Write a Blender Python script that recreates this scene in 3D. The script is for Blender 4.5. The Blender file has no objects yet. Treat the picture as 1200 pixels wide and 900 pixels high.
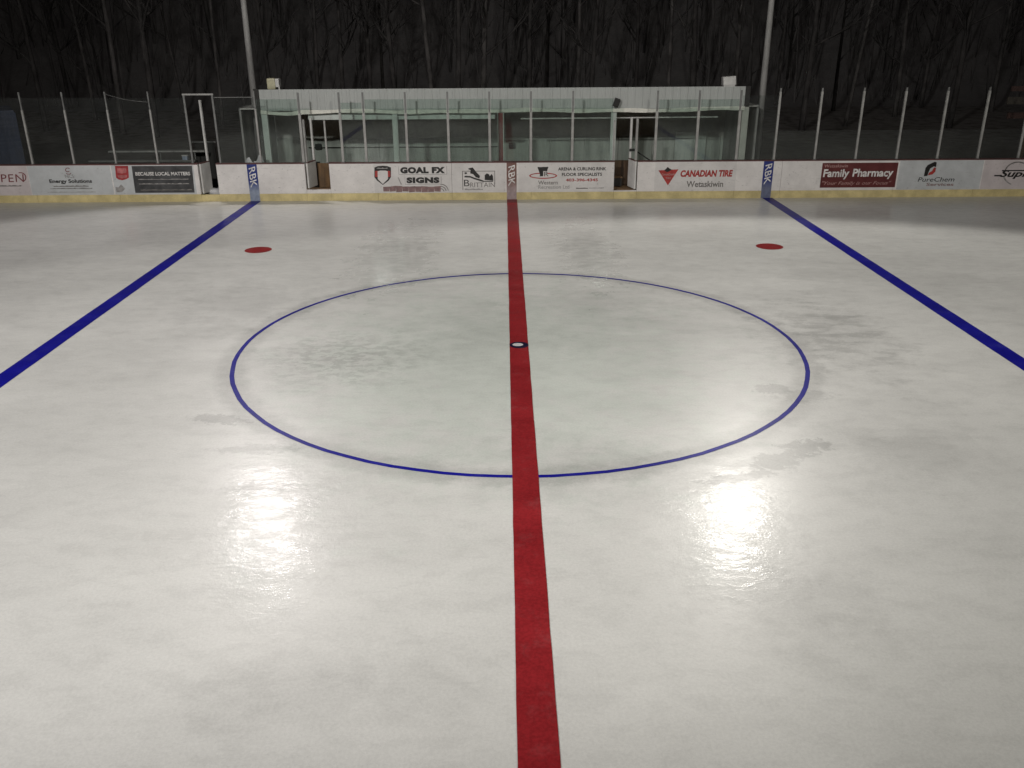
import bpy, bmesh, math, random
from mathutils import Vector, Matrix, noise as mnoise
random.seed(7)
S = bpy.context.scene
COL = S.collection
PI = math.pi

# ------------------------------------------------------------------ camera
F_PX, CX, CY, CZ = 1024.99, -0.2116, -13.6048, 4.8669
PITCH, YAW, ROLL = 0.3874, 0.0068, -0.0051
def cam_axes():
    cp, sp, cy, sy = math.cos(PITCH), math.sin(PITCH), math.cos(YAW), math.sin(YAW)
    f = Vector((sy*cp, cy*cp, -sp)); rt = Vector((cy, -sy, 0)); up = rt.cross(f)
    cr, sr = math.cos(ROLL), math.sin(ROLL)
    return rt*cr+up*sr, up*cr-rt*sr, f
AX, AU, AF = cam_axes()
def at(u, v, Y):
    """metres: the point (x, z) of the upright plane y = Y measured on the 1200x900 photograph"""
    d = AX*((u-600)/F_PX) - AU*((v-450)/F_PX) + AF
    t = (Y-CY)/d.y
    return CX+t*d.x, CZ+t*d.z
cam = bpy.data.cameras.new('camera'); cam.sensor_width = 36; cam.lens = 36*F_PX/1200
cam.clip_start = 0.1; cam.clip_end = 900
co = bpy.data.objects.new('camera', cam); COL.objects.link(co); S.camera = co
m = Matrix((AX, AU, -AF)).transposed().to_4x4(); m.translation = Vector((CX, CY, CZ)); co.matrix_world = m

# ------------------------------------------------------------------ materials
class NT:
    def __init__(s, name):
        s.m = bpy.data.materials.new(name); s.m.use_nodes = True
        s.t = s.m.node_tree; s.n = s.t.nodes; s.n.clear()
        s.out = s.n.new('ShaderNodeOutputMaterial')
    def lk(s, a, b): s.t.links.new(a, b)
    def val(s, sock, v):
        if hasattr(v, 'is_linked') or isinstance(v, bpy.types.NodeSocket): s.lk(v, sock)
        else: sock.default_value = v
    def math(s, op, a, b=0.0, c=0.0, clamp=False):
        n = s.n.new('ShaderNodeMath'); n.operation = op; n.use_clamp = clamp
        for i, v in enumerate((a, b, c)): s.val(n.inputs[i], v)
        return n.outputs[0]
    def vmath(s, op, a, b=(0, 0, 0)):
        n = s.n.new('ShaderNodeVectorMath'); n.operation = op
        s.val(n.inputs[0], a); s.val(n.inputs[1], b)
        return n.outputs['Value'] if op in ('LENGTH', 'DISTANCE', 'DOT_PRODUCT') else n.outputs[0]
    def noise(s, vec, scale, detail=3, rough=0.55, dist=0.0):
        n = s.n.new('ShaderNodeTexNoise'); n.inputs['Scale'].default_value = scale
        n.inputs['Detail'].default_value = detail; n.inputs['Roughness'].default_value = rough
        n.inputs['Distortion'].default_value = dist
        s.lk(vec, n.inputs['Vector']); return n.outputs['Fac']
    def ramp(s, x, lo, hi, a=0.0, b=1.0, smooth=True):
        n = s.n.new('ShaderNodeMapRange'); n.interpolation_type = 'SMOOTHSTEP' if smooth else 'LINEAR'
        s.lk(x, n.inputs['Value'])
        for k, v in (('From Min', lo), ('From Max', hi), ('To Min', a), ('To Max', b)): n.inputs[k].default_value = v
        return n.outputs[0]
    def mix(s, f, a, b, mode='MIX'):
        n = s.n.new('ShaderNodeMix'); n.data_type = 'RGBA'; n.blend_type = mode
        s.val(n.inputs[0], f)
        for i, v in ((6, a), (7, b)):
            if isinstance(v, tuple) and len(v) == 3: v = v+(1,)
            s.val(n.inputs[i], v)
        return n.outputs[2]
    def pos(s): return s.n.new('ShaderNodeNewGeometry').outputs['Position']
    def obj(s): return s.n.new('ShaderNodeTexCoord').outputs['Object']
    def grey(s, v):
        n = s.n.new('ShaderNodeCombineColor')
        for i in range(3): s.lk(v, n.inputs[i])
        return n.outputs[0]
    def bsdf(s, color, rough=0.6, metal=0.0, ior=1.45, bump=None, bstr=0.3, bdist=0.01, coat=0.0, coat_rough=0.1):
        n = s.n.new('ShaderNodeBsdfPrincipled')
        if isinstance(color, tuple) and len(color) == 3: color = color+(1,)
        s.val(n.inputs['Base Color'], color); s.val(n.inputs['Roughness'], rough)
        n.inputs['Metallic'].default_value = metal; n.inputs['IOR'].default_value = ior
        s.val(n.inputs['Coat Weight'], coat); s.val(n.inputs['Coat Roughness'], coat_rough)
        if coat != 0.0: n.inputs['Coat IOR'].default_value = 1.33
        if bump is not None:
            b = s.n.new('ShaderNodeBump'); s.val(b.inputs['Strength'], bstr); b.inputs['Distance'].default_value = bdist
            s.lk(bump, b.inputs['Height']); s.lk(b.outputs[0], n.inputs['Normal'])
            if coat != 0.0: s.lk(b.outputs[0], n.inputs['Coat Normal'])
        s.lk(n.outputs[0], s.out.inputs['Surface']); return n

def paint(name, col, rough=0.5, var=0.12, scale=3.0, metal=0.0, grain=(1, 1, 1)):
    """weathered paint or sheet: base colour with cloudy dirt and fine speckle"""
    t = NT(name); p = t.vmath('MULTIPLY', t.pos(), grain)
    a = t.noise(p, scale, 5, 0.6); b = t.noise(p, scale*14, 2)
    f = t.math('ADD', t.ramp(a, 0.3, 0.75, 1-var*1.6, 1+var*0.6), t.ramp(b, 0.3, 0.7, -var*0.3, var*0.3))
    t.bsdf(t.mix(1.0, col, t.grey(f), 'MULTIPLY'), t.ramp(a, 0.3, 0.7, rough*0.85, min(1, rough*1.2)), metal, bump=b, bstr=0.08)
    return t.m

CIRCLE_R = 4.547
ICE_BUMP = 0.15
def ice_material(name, col, marking=False):
    t = NT(name); P = t.pos()
    cloud = t.noise(P, 0.22, 6, 0.6, 0.4)
    streak = t.noise(t.vmath('MULTIPLY', P, (0.5, 1.25, 1)), 1.0, 7, 0.62, 0.25)
    pebble = t.noise(P, 34, 3, 0.6)
    w1 = t.noise(P, 1.9, 5, 0.62); w2 = t.noise(P, 5.5, 4, 0.6)
    warp = t.math('ADD', t.math('MULTIPLY', w1, 1.5), t.math('MULTIPLY', w2, 0.7))   # ~1.1 mean
    ragged = t.math('ADD', t.math('MULTIPLY', t.noise(P, 7.0, 9, 0.72, 0.3), 2.0), t.math('MULTIPLY', w1, 0.3))
    def patch(x, y, rx, ry, k=1.0, soft=0.35, ang=0.0, rag=False):
        d = t.vmath('SUBTRACT', P, (x, y, 0))
        if ang:
            r = t.n.new('ShaderNodeVectorRotate'); r.rotation_type = 'Z_AXIS'
            t.lk(d, r.inputs['Vector']); r.inputs['Angle'].default_value = -ang; d = r.outputs[0]
        d = t.vmath('LENGTH', t.vmath('DIVIDE', d, (rx, ry, 1)))
        d = t.math('ADD', d, t.math('MULTIPLY', t.math('SUBTRACT', ragged if rag else warp, 1.15 if rag else 1.1), k))
        return t.ramp(d, 1.0-soft, 1.0, 1.0, 0.0)
    def union(l):
        o = l[0]
        for q in l[1:]: o = t.math('MAXIMUM', o, q)
        return o
    # thin bare spots where the white paint under the ice has melted through
    bare = union([patch(3.02, -4.22, 0.42, 0.26, 1.5, 0.40, 0.5, True), patch(2.50, -4.60, 0.60, 0.13, 1.6, 0.4, 0.25, True), patch(3.5, -3.85, 0.45, 0.22, 1.8, 0.4, 0.4, True),
                  patch(3.62, -1.95, 0.32, 0.22, 1.2, 0.3, 0.0, True), t.math('MULTIPLY', patch(4.05, -2.2, 0.55, 0.3, 1.6, 0.6, 0.0, True), 0.6), patch(-4.1, -2.85, 0.46, 0.17, 1.3, 0.35, -0.2, True),
                  t.math('MULTIPLY', patch(-3.35, -3.75, 0.6, 0.2, 1.6, 0.6, 0.0, True), 0.7), t.math('MULTIPLY', patch(-2.95, -4.75, 0.5, 0.14, 1.6, 0.6, 0.0, True), 0.7)])
    # cloudy grey areas
    grey = union([patch(-5.1, 2.6, 2.1, 2.2, 1.6, 0.9), patch(5.4, 0.3, 1.4, 2.6, 1.8, 0.9), patch(-0.7, 0.6, 2.2, 2.6, 1.0, 0.95), patch(1.2, 2.4, 2.6, 1.2, 1.4, 0.9),
                  patch(2.4, -7.0, 1.5, 1.0, 1.3, 0.9), patch(-1.8, -8.0, 1.6, 0.7, 1.3, 0.9), t.math('MULTIPLY', patch(3.4, 11.2, 4.2, 1.2, 1.0, 0.8), 0.8),
                  patch(0.4, -4.2, 1.8, 1.2, 1.2, 0.95), patch(4.8, -4.0, 1.4, 1.3, 1.4, 0.9)])
    # scabbed mottling inside the ring on the left
    zone = patch(-2.8, -0.5, 1.9, 1.9, 0.7, 0.85)
    mott = t.math('MULTIPLY', zone, t.ramp(t.noise(t.vmath('MULTIPLY', P, (0.85, 1.25, 1)), 6.0, 6, 0.6), 0.46, 0.55))
    zone2 = patch(5.3, 0.6, 1.9, 3.2, 0.8, 0.85)
    mott2 = t.math('MULTIPLY', zone2, t.ramp(t.noise(t.vmath('MULTIPLY', P, (0.55, 1.25, 1)), 3.0, 8, 0.68), 0.47, 0.56))
    frost = t.ramp(t.noise(t.vmath('MULTIPLY', P, (0.7, 1.2, 1)), 3.4, 8, 0.72, 0.2), 0.46, 0.62)
    # greyer melt band either side of the ring
    ring = t.math('ABSOLUTE', t.math('SUBTRACT', t.vmath('LENGTH', t.vmath('MULTIPLY', P, (1, 1, 0))), CIRCLE_R))
    ring = t.ramp(t.math('ADD', ring, t.math('MULTIPLY', t.math('SUBTRACT', warp, 1.1), 0.25)), 0.10, 0.34, 1.0, 0.0)
    film = t.ramp(t.noise(t.vmath('MULTIPLY', P, (0.8, 1.5, 1)), 3.6, 7, 0.68, 0.4), 0.42, 0.60, 0.30, 1.25)
    # wet, smoother film
    wet = union([patch(-2.8, 6.6, 1.3, 5.0, 1.1, 0.7), patch(1.7, 6.8, 1.0, 4.6, 1.1, 0.7)])
    lumps = union([patch(-2.6, -5.8, 1.7, 2.2, 0.9, 0.8), patch(2.0, -5.7, 1.2, 1.7, 0.9, 0.8), patch(-3.4, 11.4, 1.5, 0.7, 0.9, 0.7)])
    if marking:
        f = t.math('ADD', t.ramp(streak, 0.3, 0.7, 0.80, 1.14), t.ramp(pebble, 0.3, 0.7, -0.14, 0.14))
        c = t.mix(1.0, col, t.grey(f), 'MULTIPLY')
        scr = t.ramp(t.noise(t.vmath('MULTIPLY', P, (3, 14, 1)), 4.0, 4, 0.7), 0.70, 0.76)
        c = t.mix(t.math('MULTIPLY', scr, 0.30), c, (0.5, 0.5, 0.5))
        c = t.mix(t.ramp(t.noise(P, 2.6, 8, 0.75), 0.50, 0.75, 0.0, 0.05), c, (0.5, 0.5, 0.5))
    else:
        f = t.math('ADD', t.ramp(cloud, 0.3, 0.7, 0.93, 1.05), t.ramp(streak, 0.28, 0.72, -0.040, 0.028))
        f = t.math('ADD', f, t.math('ADD', t.ramp(pebble, 0.3, 0.7, -0.045, 0.045), t.ramp(t.noise(P, 95, 2, 0.6), 0.3, 0.7, -0.03, 0.03)))
        for msk, k in ((bare, 0.23), (grey, 0.10), (mott, 0.19), (mott2, 0.17), (ring, 0.19), (frost, 0.065)):
            f = t.math('SUBTRACT', f, t.math('MULTIPLY', msk, k))
        c = t.mix(1.0, col, t.grey(f), 'MULTIPLY')
        c = t.mix(patch(-0.3, -0.6, 4.6, 5.6, 1.0, 0.8), c, t.mix(1.0, c, (0.945, 1.0, 0.965), 'MULTIPLY'))
    # relief: pebbling, dried ripples, wet lumps
    rip = t.noise(t.vmath('MULTIPLY', P, (0.7, 1.25, 1)), 9.0, 4, 0.6, 0.3)
    fine = t.noise(P, 55, 2, 0.5)
    h = t.math('ADD', t.math('MULTIPLY', rip, t.math('ADD', t.math('MULTIPLY', lumps, 1.5), 0.55)), t.math('MULTIPLY', fine, t.math('ADD', t.math('MULTIPLY', lumps, 0.3), 0.25)))
    h = t.math('ADD', h, t.math('MULTIPLY', mott, 0.15))
    rough = t.math('SUBTRACT', t.ramp(streak, 0.3, 0.7, 0.31, 0.40), t.math('MULTIPLY', wet, 0.16))
    crough = t.math('SUBTRACT', t.ramp(cloud, 0.3, 0.7, 0.105, 0.14), t.math('MULTIPLY', wet, 0.075))
    t.bsdf(c, rough, 0, 1.31, h, ICE_BUMP, 0.012, t.math('MULTIPLY', t.math('MULTIPLY', t.math('ADD', t.math('MULTIPLY', wet, 0.45), 0.10 if marking else 0.23), film), t.math('SUBTRACT', 1.0, t.math('MULTIPLY', bare, 0.75))), crough)
    if marking:
        for nd in t.n:
            if nd.type == 'BSDF_PRINCIPLED': nd.inputs['Specular IOR Level'].default_value = 0.10
    return t.m
M = {}
M['ice'] = ice_material('ice', (0.605, 0.613, 0.59))
M['red_line'] = ice_material('red_line_paint', (0.235, 0.014, 0.018), True)
M['red_dot'] = ice_material('red_spot_paint', (0.25, 0.014, 0.016), True)
M['blue_line'] = ice_material('blue_line_paint', (0.007, 0.007, 0.23), True)
M['navy'] = ice_material('navy_spot_paint', (0.008, 0.007, 0.03), True)
M['spot_white'] = ice_material('white_spot_paint', (0.55, 0.55, 0.56), True)
def board_mat(name, col):
    # white plastic with puck marks and rubbed smears
    t = NT(name); p = t.pos(); a = t.noise(p, 2.0, 6, 0.65); b = t.noise(t.vmath('MULTIPLY', p, (1, 1, 1.6)), 11, 5, 0.7); c = t.noise(t.vmath('MULTIPLY', p, (0.5, 1, 5)), 4.0, 4, 0.6)
    col = t.mix(1.0, col, t.grey(t.ramp(a, 0.3, 0.72, 0.88, 1.05)), 'MULTIPLY')
    col = t.mix(t.math('MULTIPLY', t.ramp(b, 0.60, 0.69), 0.45), col, (0.20, 0.19, 0.18))
    col = t.mix(t.math('MULTIPLY', t.ramp(c, 0.60, 0.74), 0.25), col, (0.30, 0.29, 0.28))
    t.bsdf(col, 0.42, bump=b, bstr=0.05); return t.m
M['board'] = board_mat('board_white', (0.74, 0.72, 0.70))
M['kick'] = paint('kick_yellow', (0.66, 0.56, 0.28), 0.45, 0.16, 2.5)
M['cap'] = paint('cap_red', (0.12, 0.05, 0.048), 0.5, 0.2, 3)
M['steel'] = paint('galvanised_steel', (0.36, 0.36, 0.345), 0.5, 0.15, 5)
M['dull_steel'] = paint('dull_steel', (0.20, 0.205, 0.20), 0.55, 0.2, 5)
M['pole'] = paint('pole_grey', (0.34, 0.34, 0.33), 0.6, 0.22, 2, grain=(1, 1, 0.3))
M['fascia'] = paint('fascia_sheet', (0.45, 0.475, 0.46), 0.5, 0.05, 1.6, grain=(1, 1, 0.4))
M['trim'] = paint('eave_trim', (0.82, 0.82, 0.74), 0.6, 0.12, 4)
M['column'] = paint('column_paint', (0.60, 0.645, 0.615), 0.55, 0.12, 2.5, grain=(1, 1, 0.4))
M['column_white'] = paint('column_white', (0.68, 0.68, 0.63), 0.55, 0.10, 2.5)
M['wall'] = paint('shelter_wall', (0.46, 0.48, 0.45), 0.65, 0.18, 1.1, grain=(2.5, 1, 0.35))
M['wall_upper'] = paint('shelter_wall_upper', (0.62, 0.60, 0.57), 0.7, 0.2, 1.3)  # same wall, coloured paler up here to offset the roof's shade
M['bounce_ceiling'] = paint('bounce_ceiling_board', (0.75, 0.74, 0.71), 0.7, 0.15, 1.3)
M['endwall'] = paint('shelter_end_wall', (0.36, 0.36, 0.35), 0.7, 0.25, 1.3)
M['dark'] = paint('dark_board', (0.035, 0.034, 0.032), 0.7, 0.2, 3)
M['plywood'] = paint('plywood', (0.19, 0.115, 0.055), 0.7, 0.3, 2.5, grain=(3, 3, 0.5))
M['plywood_dark'] = paint('plywood_dark', (0.095, 0.06, 0.035), 0.7, 0.3, 2.5, grain=(3, 3, 0.5))
M['redpaint'] = paint('red_paint', (0.23, 0.03, 0.03), 0.5, 0.15, 3)
M['black'] = paint('black_plastic', (0.018, 0.018, 0.018), 0.5, 0.2, 6)
M['cream'] = paint('cream_metal', (0.55, 0.53, 0.36), 0.5, 0.15, 4)
M['white'] = paint('white_metal', (0.66, 0.66, 0.64), 0.5, 0.12, 3)
M['bluebox'] = paint('blue_steel', (0.035, 0.05, 0.095), 0.6, 0.25, 1.5)
M['paleblue'] = paint('pale_blue', (0.35, 0.42, 0.55), 0.5, 0.1, 4)
M['plank_red'] = paint('plank_red', (0.045, 0.024, 0.02), 0.7, 0.25, 4)
M['plank'] = paint('plank_grey', (0.042, 0.037, 0.03), 0.7, 0.25, 4)
M['bark'] = paint('bark', (0.135, 0.128, 0.124), 0.85, 0.4, 4, grain=(1, 1, 0.4))
M['thicket'] = paint('thicket_bark', (0.16, 0.155, 0.152), 0.9, 0.4, 1.5, grain=(3, 1, 0.3))
M['bark_dark'] = paint('bark_dark', (0.085, 0.08, 0.078), 0.85, 0.4, 4, grain=(1, 1, 0.4))
M['snow'] = paint('snow', (0.60, 0.61, 0.62), 0.8, 0.2, 3)
M['s_pink'] = board_mat('sign_pinkish', (0.60, 0.55, 0.55))
M['s_blue'] = board_mat('sign_pale_blue', (0.54, 0.565, 0.575))
M['s_white'] = board_mat('sign_white', (0.66, 0.645, 0.63))
M['s_char'] = paint('sign_charcoal', (0.075, 0.077, 0.08), 0.35, 0.3, 3)
M['s_maroon'] = paint('sign_maroon', (0.125, 0.030, 0.030), 0.35, 0.12, 4)
for k, c in dict(i_black=(0.018, 0.017, 0.016), i_grey=(0.20, 0.19, 0.18), i_lgrey=(0.36, 0.35, 0.34), i_red=(0.42, 0.045, 0.04), i_maroon=(0.20, 0.045, 0.05),
                 i_white=(0.80, 0.79, 0.77), i_pink=(0.50, 0.30, 0.28), i_faded=(0.27, 0.17, 0.165), i_badge=(0.42, 0.05, 0.055), i_badge2=(0.52, 0.17, 0.17),
                 i_olive=(0.10, 0.095, 0.075)).items():
    M[k] = paint('ink_'+k[2:], c, 0.4, 0.22, 9)

def stripe_mat(name, top, bot):
    """vinyl stripe printed strong at the top and faded pale at the foot"""
    t = NT(name); p = t.pos(); s = t.n.new('ShaderNodeSeparateXYZ'); t.lk(p, s.inputs[0])
    f = t.ramp(t.math('ADD', s.outputs['Z'], t.math('MULTIPLY', t.noise(p, 9, 3), 0.12)), 0.30, 0.68)
    c = t.mix(f, bot, top)
    t.bsdf(t.mix(1.0, c, t.grey(t.ramp(t.noise(p, 12, 3), 0.3, 0.7, 0.85, 1.1)), 'MULTIPLY'), 0.4)
    return t.m
M['st_blue'] = stripe_mat('stripe_blue', (0.022, 0.04, 0.20), (0.27, 0.32, 0.41))
M['st_brown'] = stripe_mat('stripe_brown', (0.19, 0.10, 0.085), (0.36, 0.29, 0.29))
M['st_slate'] = stripe_mat('stripe_slate', (0.022, 0.035, 0.19), (0.15, 0.17, 0.25))

def glass_mat(name, tint, rough=0.02, haze=0.03):
    t = NT(name); tr = t.n.new('ShaderNodeBsdfTransparent'); tr.inputs[0].default_value = tint+(1,)
    gl = t.n.new('ShaderNodeBsdfGlossy'); gl.inputs['Roughness'].default_value = rough; gl.inputs['Color'].default_value = (0.9, 0.95, 0.93, 1)
    fr = t.n.new('ShaderNodeFresnel'); fr.inputs['IOR'].default_value = 1.45
    mx = t.n.new('ShaderNodeMixShader'); t.lk(fr.outputs[0], mx.inputs[0]); t.lk(tr.outputs[0], mx.inputs[1]); t.lk(gl.outputs[0], mx.inputs[2])
    df = t.n.new('ShaderNodeBsdfDiffuse'); df.inputs[0].default_value = (0.7, 0.72, 0.71, 1)      # diffuse scuff haze, standing in for reflected light on the panes
    sc = t.n.new('ShaderNodeMixShader'); p = t.pos(); t.lk(t.ramp(t.noise(t.vmath('MULTIPLY', p, (1, 1, 1)), 1.2, 5, 0.6), 0.3, 0.75, haze*.5, haze), sc.inputs[0])
    t.lk(mx.outputs[0], sc.inputs[1]); t.lk(df.outputs[0], sc.inputs[2])
    t.lk(sc.outputs[0], t.out.inputs['Surface']); return t.m
M['glass'] = glass_mat('acrylic_green', (0.835, 0.885, 0.862))
M['glass_clear'] = glass_mat('acrylic_clear', (0.88, 0.90, 0.89), 0.02, 0.016)

def lamp_mat():
    t = NT('lamp_glass'); e = t.n.new('ShaderNodeEmission'); e.inputs[0].default_value = (1, 0.95, 0.86, 1); e.inputs[1].default_value = 60
    t.lk(e.outputs[0], t.out.inputs['Surface']); return t.m
M['lamp'] = lamp_mat()

def ground_mat():
    t = NT('ground'); p = t.pos()
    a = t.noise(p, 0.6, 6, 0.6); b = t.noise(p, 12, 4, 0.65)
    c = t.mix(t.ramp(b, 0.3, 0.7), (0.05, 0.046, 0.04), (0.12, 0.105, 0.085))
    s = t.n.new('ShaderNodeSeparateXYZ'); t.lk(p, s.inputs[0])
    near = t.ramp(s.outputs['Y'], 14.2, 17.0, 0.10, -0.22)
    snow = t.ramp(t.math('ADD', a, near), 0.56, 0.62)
    far_lift = t.math('MULTIPLY', t.ramp(s.outputs['Y'], 18, 40), t.ramp(t.noise(p, 1.7, 5, .65), .3, .6))  # colour lightens with distance to offset weak grazing light
    c = t.mix(t.math('MULTIPLY', far_lift, 0.55), c, (0.42, 0.41, 0.40))
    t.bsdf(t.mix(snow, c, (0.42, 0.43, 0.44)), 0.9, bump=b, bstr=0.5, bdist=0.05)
    return t.m
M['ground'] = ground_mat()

# ------------------------------------------------------------------ mesh helpers
class MB:
    def __init__(s): s.v, s.f = [], []
    def quad(s, pts):
        n = len(s.v); s.v += [tuple(p) for p in pts]; s.f.append(tuple(range(n, n+len(pts)))); return s
    def box(s, x0, x1, y0, y1, z0, z1, mat=None):
        n = len(s.v)
        c = [Vector(p) for p in ((x0,y0,z0),(x1,y0,z0),(x1,y1,z0),(x0,y1,z0),(x0,y0,z1),(x1,y0,z1),(x1,y1,z1),(x0,y1,z1))]
        if mat is not None: c = [mat @ p for p in c]
        s.v += [tuple(p) for p in c]
        s.f += [tuple(n+i for i in q) for q in ((3,2,1,0),(4,5,6,7),(0,1,5,4),(1,2,6,5),(2,3,7,6),(3,0,4,7))]; return s
    def tube(s, pts, rad, k=8, cap=True):
        pts = [Vector(p) for p in pts]; n0 = len(s.v)
        rad = rad if isinstance(rad, (list, tuple)) else [rad]*len(pts)
        for i, p in enumerate(pts):
            d = (pts[min(i+1, len(pts)-1)]-pts[max(i-1, 0)]).normalized()
            a = d.cross(Vector((0, 0, 1)) if abs(d.z) < 0.9 else Vector((1, 0, 0))).normalized(); b = d.cross(a)
            for j in range(k):
                t = 2*PI*j/k; s.v.append(tuple(p+(a*math.cos(t)+b*math.sin(t))*rad[i]))
        for i in range(len(pts)-1):
            for j in range(k):
                s.f.append((n0+i*k+j, n0+i*k+(j+1) % k, n0+(i+1)*k+(j+1) % k, n0+(i+1)*k+j))
        if cap:
            s.f.append(tuple(n0+j for j in reversed(range(k)))); s.f.append(tuple(n0+(len(pts)-1)*k+j for j in range(k)))
        return s
    def prism(s, poly, y0, y1):
        """polygon in x,z (any winding) pushed from y0 (front) to y1"""
        area = sum(poly[i][0]*poly[(i+1) % len(poly)][1]-poly[(i+1) % len(poly)][0]*poly[i][1] for i in range(len(poly)))
        if area < 0: poly = poly[::-1]
        k = len(poly); n = len(s.v)
        s.v += [(x, y0, z) for x, z in poly]+[(x, y1, z) for x, z in poly]
        s.f.append(tuple(n+i for i in range(k))); s.f.append(tuple(n+k+i for i in reversed(range(k))))
        for i in range(k): j = (i+1) % k; s.f.append((n+j, n+i, n+k+i, n+k+j))
        return s
    def disc(s, x, y, z, rx, ry=None, k=40, jit=0.0):
        ry = ry or rx
        return s.quad([(x+rx*(1+random.uniform(-jit, jit))*math.cos(2*PI*i/k), y+ry*(1+random.uniform(-jit, jit))*math.sin(2*PI*i/k), z) for i in range(k)])
    def build(s, name, mat, parent=None, smooth=False, bevel=0.0):
        me = bpy.data.meshes.new(name)
        off = parent_loc(parent) if parent else Vector((0, 0, 0))
        me.from_pydata([tuple(Vector(p)-off) for p in s.v], [], s.f)
        if bevel:
            bm = bmesh.new(); bm.from_mesh(me)
            bmesh.ops.bevel(bm, geom=bm.edges[:], offset=bevel, segments=2, affect='EDGES', profile=0.7); bm.to_mesh(me); bm.free()
        if smooth:
            for p in me.polygons: p.use_smooth = True
        me.materials.append(mat); me.update()
        o = bpy.data.objects.new(name, me); COL.objects.link(o)
        if parent: o.parent = parent
        return o
def parent_loc(o):
    v = Vector((0, 0, 0))
    while o is not None: v += o.location; o = o.parent
    return v
def tag(o, label=None, cat=None, group=None, kind=None):
    for k, v in (('label', label), ('category', cat), ('group', group), ('kind', kind)):
        if v: o[k] = v
    return o
def thing(name, loc, label, cat, group=None):
    o = bpy.data.objects.new(name, None); o.empty_display_size = 0.2; COL.objects.link(o); o.location = loc
    return tag(o, label, cat, group)
def copy_tree(o, parent=None):
    c = o.copy(); COL.objects.link(c); c.parent = parent
    for ch in o.children: copy_tree(ch, c)
    return c

def text(body, x0, x1, z0, z1, mat, parent, y, name='lettering', shear=0.0, bold=0.0, spacing=1.0, rot=False, words=None):
    """lettering as a mesh fitted into the rectangle x0..x1, z0..z1 of the upright plane y"""
    cu = bpy.data.curves.new('lettering', 'FONT'); cu.body = body; cu.size = 1; cu.shear = shear; cu.offset = bold
    cu.space_character = spacing; cu.resolution_u = 3; cu.fill_mode = 'FRONT'
    o = bpy.data.objects.new('lettering', cu); COL.objects.link(o)
    dg = bpy.context.evaluated_depsgraph_get(); dg.update()
    me = bpy.data.meshes.new_from_object(o.evaluated_get(dg))
    bpy.data.objects.remove(o); bpy.data.curves.remove(cu)
    P = [(v.co.x, v.co.y) for v in me.vertices]
    if rot: P = [(b, -a) for a, b in P]                       # reads from top to bottom
    ax, bx = min(p[0] for p in P), max(p[0] for p in P); az, bz = min(p[1] for p in P), max(p[1] for p in P)
    off = parent_loc(parent)
    for v, p in zip(me.vertices, P):
        v.co = Vector((x0+(p[0]-ax)/(bx-ax)*(x1-x0), y, z0+(p[1]-az)/(bz-az)*(z1-z0)))-off
    me.name = name; me.materials.clear(); me.materials.append(mat)
    ob = bpy.data.objects.new(name, me); COL.objects.link(ob); ob.parent = parent
    return ob

# ------------------------------------------------------------------ ground, ice, markings
BY = 13.21                                                     # rink face of the far boards
def struct(o): return tag(o, kind='structure')
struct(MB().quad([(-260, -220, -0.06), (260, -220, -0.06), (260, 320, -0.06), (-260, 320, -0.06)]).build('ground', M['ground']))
g = MB(); g.quad([(-22, -BY, 0), (22, -BY, 0), (22, BY+0.02, 0), (-22, BY+0.02, 0)])
g.quad([(-22, -BY, -0.05), (-22, -BY, 0), (-22, BY+.02, 0), (-22, BY+.02, -0.05)]).quad([(22, -BY, 0), (22, -BY, -0.05), (22, BY+.02, -0.05), (22, BY+.02, 0)])
struct(g.build('ice', M['ice']))

def ribbon(pts0, pts1, z):
    b = MB()
    for i in range(len(pts0)-1):
        b.quad([(*pts0[i], z), (*pts1[i], z), (*pts1[i+1], z), (*pts0[i+1], z)])
    return b
def line(x, w, z, jit=0.0025):
    n = 90; ys = [-BY+2*BY*i/n for i in range(n+1)]
    return ribbon([(x-w/2+random.uniform(-jit, jit), y) for y in ys], [(x+w/2+random.uniform(-jit, jit), y) for y in ys], z)
# the ring, painted by hand in short chords
n = 88; a0 = []; a1 = []
for i in range(n+1):
    a = 2*PI*(i % n)/n; j = 0.006*math.sin(i % n*2.1)*random.random()
    a0.append(((CIRCLE_R+0.034+j)*math.cos(a), (CIRCLE_R+0.034+j)*math.sin(a))); a1.append(((CIRCLE_R-0.034+j)*math.cos(a), (CIRCLE_R-0.034+j)*math.sin(a)))
a0[-1] = a0[0]; a1[-1] = a1[0]
tag(ribbon(a1, a0, 0.004).build('centre_circle', M['blue_line']), 'thin blue circle painted on the ice round the centre spot', 'line marking')
tag(line(0, 0.3048, 0.008).build('centre_line', M['red_line']), 'wide red line running down the middle of the ice', 'line marking')
tag(line(-7.79, 0.3048, 0.004).build('blue_line', M['blue_line']), 'wide blue line across the ice on the left side of the rink', 'line marking', 'blue lines across the ice')
tag(line(7.79, 0.3048, 0.004).build('blue_line', M['blue_line']), 'wide blue line across the ice on the right side of the rink', 'line marking', 'blue lines across the ice')
for x, y, s in ((-6.076, 6.86, 'left'), (6.076, 6.86, 'right')):
    tag(MB().disc(x, y, 0.004, 0.315, jit=0.01).build('faceoff_spot', M['red_dot']), 'solid red dot painted on the ice beside the %s blue line' % s, 'spot', 'red spots on the ice')
cs = thing('centre_spot', (0, 0, 0.012), 'dark navy spot with a white oval on the red centre line', 'spot')
MB().disc(0, 0, 0.012, 0.155).build('spot_disc', M['navy'], cs)
MB().disc(-0.02, 0.005, 0.016, 0.088, 0.075).build('spot_emblem', M['spot_white'], cs)

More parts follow.
